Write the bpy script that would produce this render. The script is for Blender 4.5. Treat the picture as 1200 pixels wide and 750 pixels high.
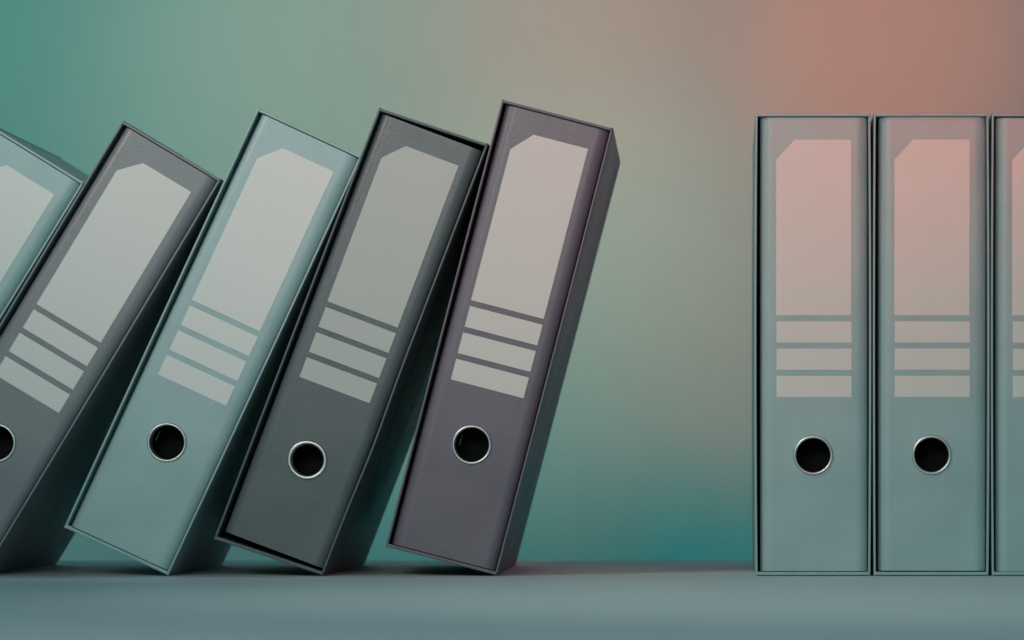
import bpy, bmesh, math, random
from mathutils import Vector, Matrix

random.seed(7)
scene = bpy.context.scene
for o in list(bpy.data.objects):
    bpy.data.objects.remove(o)
COL = scene.collection

# ------------------------------------------------------------------ camera
S = 0.32 / 542.0            # metres per photograph pixel in the plane of the binder fronts
VPX, VPY, Z0 = 820.0, 548.0, 675.0   # vanishing point of the depth lines, foot line (photo pixels)
DIST = 2.5
def PX(px): return (px - VPX) * S
def PZ(py): return (Z0 - py) * S
CAMZ = PZ(VPY)
cam_d = bpy.data.cameras.new('camera')
cam = bpy.data.objects.new('camera', cam_d); COL.objects.link(cam)
cam.location = (0, -DIST, CAMZ)
cam.rotation_euler = (math.radians(90), 0, 0)
cam_d.sensor_width = 36
cam_d.lens = 36 * (DIST / S) / 1200.0
cam_d.shift_x = -(VPX - 600) / 1200.0
cam_d.shift_y = (VPY - 375) / 1200.0
cam_d.clip_start = 0.05; cam_d.clip_end = 60
cam_d.dof.use_dof = True
cam_d.dof.focus_distance = DIST + 0.02
cam_d.dof.aperture_fstop = 9.0
scene.camera = cam
scene.render.resolution_x = 1024; scene.render.resolution_y = 640

# ------------------------------------------------------------------ world and lamps
w = bpy.data.worlds.new('World'); scene.world = w; w.use_nodes = True
bg = w.node_tree.nodes['Background']
WORLD = (0.010, 0.128, 0.163)
bg.inputs[0].default_value = (*WORLD, 1); bg.inputs[1].default_value = 1.0

def aim(o, target):
    d = Vector(target) - o.location
    o.rotation_euler = d.to_track_quat('-Z', 'Y').to_euler()
def lamp(name, kind, loc, target, rgb, size=0.3, size_y=None, angle=60, blend=1.0):
    e = max(max(rgb), 1e-6)
    l = bpy.data.lights.new(name, kind)
    l.energy = e; l.color = [c / e for c in rgb]
    if kind == 'AREA':
        l.size = size
        if angle: l.spread = math.radians(angle)
        if size_y: l.shape = 'RECTANGLE'; l.size_y = size_y
    elif kind == 'SPOT':
        l.shadow_soft_size = size; l.spot_size = math.radians(angle); l.spot_blend = blend
    o = bpy.data.objects.new(name, l); COL.objects.link(o)
    o.location = loc; aim(o, target)
    return o
# name: (kind, location, target, watts per channel, size, size_y, cone)
LAMPS = {
 'key_spot':       ('SPOT', (-1.25, -1.15, 1.10), (-0.36, 0, 0.42), (52.035, 40.673, 37.410), 0.12, None, 27),
 'upper_front':    ('AREA', (-0.50, -2.35, 0.90), (-0.25, 0, 0.30), (15.8, 16.5, 14.8), 1.0, 0.40, 0),
 'upper_front_red':('AREA', (0.36, -2.35, 0.86), (0.235, 0, 0.39), (0.13, 0.0, 0.0), 0.4, 0.30, 11),  # added red lamp, gives the upright spines the overlay's tint
 'front_red':      ('SPOT', (0.45, -0.90, 1.15), (0.03, 0.0, 0.45), (19.0, 0.3, 0.3), 0.12, None, 31),  # added red spot in place of the overlay tint on the binder tops
 'rim_warm':       ('SPOT', (0.55, 0.12, 0.95), (-0.07, 0.10, 0.32), (19.0, 12.0, 11.0), 0.08, None, 20),  # added to warm the violet binder's right side
 'table_spot':     ('SPOT', (-1.05, -0.85, 1.45), (0.30, -0.28, 0.0), (40.0, 40.0, 33.0), 0.06, None, 38),
 'wall_red':       ('SPOT', (0.36, 0.55, 0.78), (0.252, 1.6, 0.57), (20.0, 4.5, 1.8), 0.04, None, 27),  # added spot for the salmon end of the overlay gradient
 'wall_warm':      ('SPOT', (0.02, 0.55, 0.80), (0.03, 1.6, 0.52), (14.5, 3.2, 1.8), 0.05, None, 45),  # added warm spot, continues the overlay gradient on the wall
 'wall_teal_left': ('SPOT', (-0.90, 0.55, 0.85), (-0.80, 1.6, 0.50), (2.175, 10.562, 7.324), 0.05, None, 66),  # added spot for the teal end of the overlay gradient
 'wall_teal_mid':  ('SPOT', (-0.30, 0.55, 0.85), (-0.30, 1.6, 0.52), (15.768, 11.718, 8.423), 0.05, None, 50),  # added spot for the middle of the overlay gradient
 'wall_teal_low':  ('SPOT', (-0.10, 0.55, 0.74), (-0.10, 1.6, 0.14), (0.000, 9.4, 7.0), 0.05, None, 42),  # added spot for the deep teal low in the overlay gradient
}
for n, a in LAMPS.items():
    lamp(n, a[0], a[1], a[2], a[3], a[4], a[5], a[6])

scene.render.engine = 'CYCLES'
scene.view_settings.view_transform = 'Standard'
scene.view_settings.look = 'None'
scene.view_settings.exposure = 0.0
scene.view_settings.gamma = 1.0
scene.view_settings.use_curve_mapping = False

# ------------------------------------------------------------------ materials
def mat(name, rgb, rough=0.5, bump=0.0, scale=900.0, var=0.04, metal=0.0, spec=0.5, mottle=0.0):
    m = bpy.data.materials.new(name); m.use_nodes = True
    nt = m.node_tree; p = nt.nodes['Principled BSDF']
    p.inputs['Roughness'].default_value = rough
    p.inputs['Metallic'].default_value = metal
    p.inputs['Specular IOR Level'].default_value = spec
    tc = nt.nodes.new('ShaderNodeTexCoord')
    n1 = nt.nodes.new('ShaderNodeTexNoise'); n1.inputs['Scale'].default_value = 26; n1.inputs['Detail'].default_value = 6
    nt.links.new(tc.outputs['Object'], n1.inputs['Vector'])
    r = nt.nodes.new('ShaderNodeMapRange')
    r.inputs['From Min'].default_value = 0.3; r.inputs['From Max'].default_value = 0.7
    r.inputs['To Min'].default_value = 1 - var; r.inputs['To Max'].default_value = 1 + var
    nt.links.new(n1.outputs['Fac'], r.inputs['Value'])
    mx = nt.nodes.new('ShaderNodeVectorMath'); mx.operation = 'SCALE'
    mx.inputs[0].default_value = rgb
    nt.links.new(r.outputs['Result'], mx.inputs['Scale'])
    nt.links.new(mx.outputs['Vector'], p.inputs['Base Color'])
    rr = nt.nodes.new('ShaderNodeMapRange')
    rr.inputs['From Min'].default_value = 0.3; rr.inputs['From Max'].default_value = 0.7
    rr.inputs['To Min'].default_value = max(0.02, rough - 0.05); rr.inputs['To Max'].default_value = min(1, rough + 0.05)
    nt.links.new(n1.outputs['Fac'], rr.inputs['Value'])
    nt.links.new(rr.outputs['Result'], p.inputs['Roughness'])
    if bump:
        n2 = nt.nodes.new('ShaderNodeTexNoise'); n2.inputs['Scale'].default_value = scale
        n2.inputs['Detail'].default_value = 4; n2.inputs['Roughness'].default_value = 0.6
        nt.links.new(tc.outputs['Object'], n2.inputs['Vector'])
        b = nt.nodes.new('ShaderNodeBump'); b.inputs['Strength'].default_value = bump
        b.inputs['Distance'].default_value = 0.0006
        nt.links.new(n2.outputs['Fac'], b.inputs['Height'])
        last = b
        if mottle:
            n3 = nt.nodes.new('ShaderNodeTexNoise'); n3.inputs['Scale'].default_value = 90
            n3.inputs['Detail'].default_value = 3
            nt.links.new(tc.outputs['Object'], n3.inputs['Vector'])
            b2 = nt.nodes.new('ShaderNodeBump'); b2.inputs['Strength'].default_value = mottle
            b2.inputs['Distance'].default_value = 0.002
            nt.links.new(n3.outputs['Fac'], b2.inputs['Height'])
            nt.links.new(b.outputs['Normal'], b2.inputs['Normal'])
            last = b2
        nt.links.new(last.outputs['Normal'], p.inputs['Normal'])
    return m

M_WALL = mat('wall_paint', (0.50, 0.56, 0.54), 0.85, 0.05, 300, 0.015)
M_TABLE = mat('table_laminate', (0.485, 0.55, 0.585), 0.55, 0.10, 600, 0.03, spec=0.35)
M_METAL = mat('nickel_ring', (0.62, 0.62, 0.59), 0.40, 0.02, 800, 0.02, metal=1.0)
M_HOLE = mat('hole_shade_black', (0.006, 0.007, 0.008), 0.8, 0.0, spec=0.15)  # near-black colour painting in the shade inside the finger hole
M_GLINT = mat('glint_grey', (0.10, 0.11, 0.115), 0.5)  # grey of the rod that imitates a glint
PAL = {
 'teal':   ((0.31, 0.46, 0.47), (0.68, 0.71, 0.69)),
 'pale':   ((0.295, 0.42, 0.43), (0.63, 0.62, 0.59)),
 'grey':   ((0.185, 0.207, 0.225), (0.66, 0.67, 0.65)),
 'dark':   ((0.092, 0.118, 0.128), (0.46, 0.50, 0.48)),
 'violet': ((0.134, 0.122, 0.156), (0.62, 0.61, 0.59)),
}
MATS = {}
for k, (c, l) in PAL.items():
    MATS[k] = (mat(k + '_cover_paper', c, 0.34, 0.22, 850, 0.06, mottle=0.06),
               mat(k + '_case_paper', tuple(v * 0.92 for v in c), 0.42, 0.22, 850, 0.06, mottle=0.06),
               mat(k + '_label_print', l, 0.6, 0.10, 1100, 0.012))

# ------------------------------------------------------------------ helpers
def link(name, me, m, parent=None):
    if isinstance(me, bmesh.types.BMesh):
        bm = me; me = bpy.data.meshes.new(name)
        bmesh.ops.recalc_face_normals(bm, faces=bm.faces)
        bm.to_mesh(me); bm.free()
    me.materials.clear(); me.materials.append(m)
    o = bpy.data.objects.new(name, me); COL.objects.link(o)
    if parent: o.parent = parent
    return o

def smooth(o, ang=40):
    me = o.data
    for p in me.polygons: p.use_smooth = True
    try:
        me.set_sharp_from_angle(angle=math.radians(ang))
    except Exception:
        pass

# ------------------------------------------------------------------ setting
bm = bmesh.new()
bmesh.ops.create_grid(bm, x_segments=1, y_segments=1, size=1)
bm.transform(Matrix.Translation((0, 1.6, 0.6)) @ Matrix.Rotation(math.radians(90), 4, 'X') @ Matrix.Diagonal((3.0, 1.6, 1, 1)))
wall = link('wall', bm, M_WALL); wall['kind'] = 'structure'

bm = bmesh.new()
bmesh.ops.create_cube(bm, size=1)
YB, YF, TH = 0.415, -2.0, 0.03
for v in bm.verts:
    v.co = Vector((v.co.x * 5.0, YF + (v.co.y + 0.5) * (YB - YF), -TH + (v.co.z + 0.5) * TH))
bmesh.ops.bevel(bm, geom=list(bm.edges), offset=0.004, segments=4, affect='EDGES', profile=0.5)
table = link('table_top', bm, M_TABLE); smooth(table); table['kind'] = 'structure'

# ------------------------------------------------------------------ binders
WID, HGT, DEP = 134.5 * S, 542 * S, 0.285
T_SIDE, T_TOP, T_BOT = 0.0015, 0.0019, 0.0023

def lip(t, rc=0.00045):
    """front edge of a wrapped board: flat with two small rounded corners"""
    p = []
    for cx, a0 in ((rc, 0.0), (t - rc, math.pi / 2)):
        for i in range(5):
            a = a0 + math.pi / 2 * i / 4
            p.append((cx - rc * math.cos(a), rc - rc * math.sin(a)))
    return p

def side_panel(x_out, sgn, bow_f, flare):
    """board of the slipcase: x_out outer face, sgn=+1 when thickness grows to +x; bowed between its ends"""
    bm = bmesh.new()
    NZ, NY = 28, 8
    prof = []   # (dx, y) cross-section with a rounded front lip
    prof = lip(T_SIDE)
    back = [DEP * (j / NY) for j in range(1, NY + 1)]
    ring = prof + [(T_SIDE, y) for y in back] + [(0.0, y) for y in reversed(back)]
    rows = []
    for k in range(NZ + 1):
        z = HGT * k / NZ
        u = k / NZ
        row = []
        for dx, y in ring:
            bow = bow_f * math.sin(math.pi * u) ** 0.8 * (1 - 0.5 * y / DEP) + flare * math.exp(-((u - 0.3) / 0.12) ** 2) * (1 - y / DEP)
            row.append(bm.verts.new((x_out + sgn * (dx + bow), y, z)))
        rows.append(row)
    n = len(ring)
    for k in range(NZ):
        for i in range(n):
            j = (i + 1) % n
            bm.faces.new((rows[k][i], rows[k][j], rows[k + 1][j], rows[k + 1][i]))
    bm.faces.new(rows[0]); bm.faces.new(rows[-1])
    return bm

def lip_board(z_out, sgn, t, x0, x1, lift=0.0, y0=0.0):
    """top / bottom board of the slipcase with a rounded front lip, slightly wavy along x"""
    bm = bmesh.new(); NX = 10
    ring = [(d, y0 + y) for d, y in lip(t)]
    ring += [(t, DEP), (0.0, DEP)]
    rows = []
    for k in range(NX + 1):
        x = x0 + (x1 - x0) * k / NX
        b = lift * math.sin(math.pi * k / NX)
        rows.append([bm.verts.new((x, y, z_out + sgn * (dz + b))) for dz, y in ring])
    n = len(ring)
    for k in range(NX):
        for i in range(n):
            j = (i + 1) % n
            bm.faces.new((rows[k][i], rows[k][j], rows[k + 1][j], rows[k + 1][i]))
    bm.faces.new(rows[0]); bm.faces.new(rows[-1])
    return bm

SX0, SZ0 = 890.5, 669.8
SW, SH = 126.0 * S, 532 * S      # spine width, height
ER, ED = 0.0085, 0.0058          # width and depth of the spine's rolled edges
HX, HZ = (952.5 - SX0) * S, (SZ0 - 534) * S

def spine_mesh(HZ, HOLE_R):
    """spine with a punched finger hole, rolled edges and the two covers behind, as one folded board"""
    bm = bmesh.new()
    x0, x1 = ER, SW - ER
    N = 64
    circ = [bm.verts.new((HX + HOLE_R * math.cos(2 * math.pi * i / N), 0, HZ + HOLE_R * math.sin(2 * math.pi * i / N))) for i in range(N)]
    back = [bm.verts.new((v.co.x, 0.0022, v.co.z)) for v in circ]
    for i in range(N):
        j = (i + 1) % N
        bm.faces.new((circ[i], circ[j], back[j], back[i]))
    # square patch round the hole
    h = min(HX - x0, x1 - HX) * 0.98
    sq = []
    for i in range(N):
        a = 2 * math.pi * i / N
        c, s = math.cos(a), math.sin(a); m = max(abs(c), abs(s))
        sq.append(bm.verts.new((HX + h * c / m, 0, HZ + h * s / m)))
    for i in range(N):
        j = (i + 1) % N
        bm.faces.new((circ[i], circ[j], sq[j], sq[i]))
    # flat rest
    def quad(a, b, c, d):
        bm.faces.new([bm.verts.new((x, 0, z)) for x, z in ((a, b), (c, b), (c, d), (a, d))])
    quad(x0, 0, x1, HZ - h)
    quad(x0, HZ + h, x1, SH)
    quad(x0, HZ - h, HX - h, HZ + h)
    quad(HX + h, HZ - h, x1, HZ + h)
    # rolled edges and covers
    for s in (0, 1):
        prof = []
        for i in range(13):                     # rolled edge, tangent to the flat front
            q = i / 12
            prof.append((ER * (1 - q), ED * (1 - (1 - q ** 2.3) ** 0.55)))
        prof.append((0.0, 0.265)); prof.append((0.002, 0.265)); prof.append((0.002, ED))
        cols = [[bm.verts.new(((x if s == 0 else SW - x), y, z)) for x, y in prof] for z in (0, SH)]
        for i in range(len(prof) - 1):
            bm.faces.new((cols[0][i], cols[0][i + 1], cols[1][i + 1], cols[1][i]))
    # ends of the spine board (top and bottom edge, 2 mm thick)
    for z in (0, SH):
        bm.faces.new([bm.verts.new(p) for p in ((ER, 0, z), (SW - ER, 0, z), (SW - ER, 0.002, z), (ER, 0.002, z))])
    bm.faces.new([bm.verts.new(p) for p in ((0.002, 0.03, 0), (SW - 0.002, 0.03, 0), (SW - 0.002, 0.03, SH), (0.002, 0.03, SH))])
    bmesh.ops.remove_doubles(bm, verts=bm.verts, dist=1e-6)
    return bm

def ring_mesh(flange, HOLE_R):
    bm = bmesh.new(); N = 64
    ri = HOLE_R - 0.0006; ro = ri + flange
    prof = [(ri, 0.010), (ri, -0.0002), (ri + flange * 0.18, -0.0011), (ri + flange * 0.5, -0.0014),
            (ri + flange * 0.82, -0.0010), (ro, -0.00005), (ro, 0.0004)]
    rows = [[bm.verts.new((r * math.cos(2 * math.pi * i / N), y, r * math.sin(2 * math.pi * i / N))) for r, y in prof] for i in range(N)]
    for i in range(N):
        j = (i + 1) % N
        for k in range(len(prof) - 1):
            bm.faces.new((rows[i][k], rows[i][k + 1], rows[j][k + 1], rows[j][k]))
    return bm

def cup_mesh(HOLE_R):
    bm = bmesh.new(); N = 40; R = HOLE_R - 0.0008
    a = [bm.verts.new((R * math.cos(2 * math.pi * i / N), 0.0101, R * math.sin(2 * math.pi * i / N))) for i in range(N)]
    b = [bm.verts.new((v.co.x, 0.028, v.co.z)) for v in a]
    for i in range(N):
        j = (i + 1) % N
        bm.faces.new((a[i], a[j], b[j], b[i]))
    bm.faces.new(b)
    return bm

def sheet(pts, t=0.00022):
    bm = bmesh.new()
    f = [bm.verts.new((x, -t, z)) for x, z in pts]
    b = [bm.verts.new((x, 0.0001, z)) for x, z in pts]
    bm.faces.new(f)
    for i in range(len(pts)):
        j = (i + 1) % len(pts)
        bm.faces.new((f[i], f[j], b[j], b[i]))
    return bm

def LX(px): return (px - SX0) * S        # photo pixels on the first upright binder's spine
def LZ(py): return (SZ0 - py) * S

def binder(kind, corner, lean, label, yaw=0.0, spine_off=(0, 0), spine_rot=0.0, spine_scale=1.0, recess=0.0012,
           bows=(0.0003, 0.0003), flare=0.0, flange=0.0022, lifts=(0.0, 0.0), lab=(0, 0), rack=0.0, glint=False, hole=(0.0, 20.8)):
    hz, hole_r = HZ - hole[0] * S, hole[1] * S
    cover, case, paper = MATS[kind]
    root = bpy.data.objects.new('binder', None); COL.objects.link(root)
    root['label'] = label; root['category'] = 'binder'; root['group'] = 'slipcased binders on the table'
    root.empty_display_size = 0.05
    px, py = corner                                   # bottom right corner of the case front (leaning) in photo pixels
    root.location = (PX(px), 0.0, max(PZ(py), 0.0003))
    root.rotation_euler = (0, math.radians(lean), math.radians(yaw))
    # local frame: origin at the bottom right corner, x from -WID to 0
    bm = bmesh.new()
    y0, y1 = DEP - 0.0022, DEP - 0.0002
    bmesh.ops.create_cube(bm, size=1)
    for v in bm.verts:
        v.co = Vector((-WID / 2 + v.co.x * (WID - 2 * T_SIDE - 0.0004), (y0 + y1) / 2 + v.co.y * (y1 - y0),
                       HGT / 2 + v.co.z * (HGT - T_TOP - T_BOT - 0.0004)))
    sc = link('slipcase', bm, case, root)
    o = link('side_panel', side_panel(-WID, 1, -bows[0], 0.0), case, sc); smooth(o)
    o = link('side_panel', side_panel(0.0, -1, -bows[1], -flare), case, sc); smooth(o)
    o = link('top_panel', lip_board(HGT - 0.0004, -1, T_TOP, -WID + T_SIDE * .55, -T_SIDE * .55, lifts[0], -0.0006), case, sc); smooth(o)
    o = link('bottom_panel', lip_board(0.0002, 1, T_BOT, -WID + T_SIDE * .55, -T_SIDE * .55, lifts[1], -0.0008), case, sc); smooth(o)
    if rack:                                           # slipcase racked out of square
        for o in [sc] + list(sc.children):
            for v in o.data.vertices: v.co.z += rack * v.co.x
    # spine
    sp = link('spine', spine_mesh(hz, hole_r), cover, root); smooth(sp)
    ox = -WID + (SX0 - 885) * S + spine_off[0] * S
    oz = (675 - SZ0) * S + spine_off[1] * S
    c = Vector((ox + SW / 2, recess, oz + SH / 2))
    R = Matrix.Rotation(math.radians(spine_rot), 4, 'Y')
    sp.matrix_local = Matrix.Translation(c) @ R @ Matrix.Diagonal((1, 1, spine_scale, 1)) @ Matrix.Translation((-SW / 2, 0, -SH / 2))
    dx, dz = lab
    def P(*pts): return [(LX(x + dx), LZ(y + dz)) for x, y in pts]
    link('title_label', sheet(P((909, 370), (997, 370), (997, 164), (931, 164), (909, 187.5))), paper, sp)
    for a, b in ((377, 402), (409, 434), (441, 466)):
        link('label_strip', sheet(P((909.5, b), (997.5, b), (997.5, a), (909.5, a))), paper, sp)
    rg = link('finger_ring', ring_mesh(flange, hole_r), M_METAL, sp); smooth(rg, 60); rg.location = (HX, 0, hz)
    cp = link('finger_hole_shade', cup_mesh(hole_r), M_HOLE, sp); cp.location = (HX, 0, hz)  # added black cup, its colour stands in for the hole's shade
    if glint:                                          # added thin rod imitating the glint on the ring's inner tube
        bm = bmesh.new()
        bmesh.ops.create_cone(bm, cap_ends=True, segments=10, radius1=0.00022, radius2=0.00022, depth=0.0075)
        gr = link('glint_rod', bm, M_GLINT, sp); smooth(gr); gr.location = (HX - 14.5 * S, 0.007, hz + 2 * S)
    return root

binder('teal', (-186, 675), 31.7, 'steeply leaning pale teal binder resting its corner against the mid grey leaning binder')
binder('grey', (-20, 675), 31.0, 'mid grey leaning binder with off-white label, wedged between two pale teal leaning binders', glint=True)
binder('teal', (197, 675), 24.8, 'pale teal leaning binder between the mid grey and the dark charcoal leaning binders', glint=True)
binder('dark', (378, 675), 21.0, 'dark charcoal leaning binder with muted grey label, its spine sitting crooked in the slipcase',
       spine_off=(0.6, -2.0), spine_rot=-0.35, spine_scale=0.984, flange=0.0030, flare=0.0012, rack=0.045, yaw=-0.5, hole=(21.5, 19.8))
binder('violet', (582, 675), 14.6, 'violet grey binder tilting freely beside the open gap, last of the leaning row', yaw=0.25, glint=True)
binder('pale', (1020, 675), 0, 'upright pale binder beside the open gap, first of the upright row', yaw=-0.42, bows=(0.0009, 0.0007))
binder('pale', (1158.5, 675), 0, 'upright pale binder squeezed between two other upright binders', yaw=-0.42, bows=(0.0006, 0.0008), spine_off=(0.5, 0.4), spine_rot=0.07, lab=(-0.4, 0.3))
binder('pale', (1297, 675), 0, 'upright pale binder third in line from the open gap', yaw=-0.42, bows=(0.0007, 0.0007), spine_off=(-0.5, -0.5), lab=(0.5, -0.4))
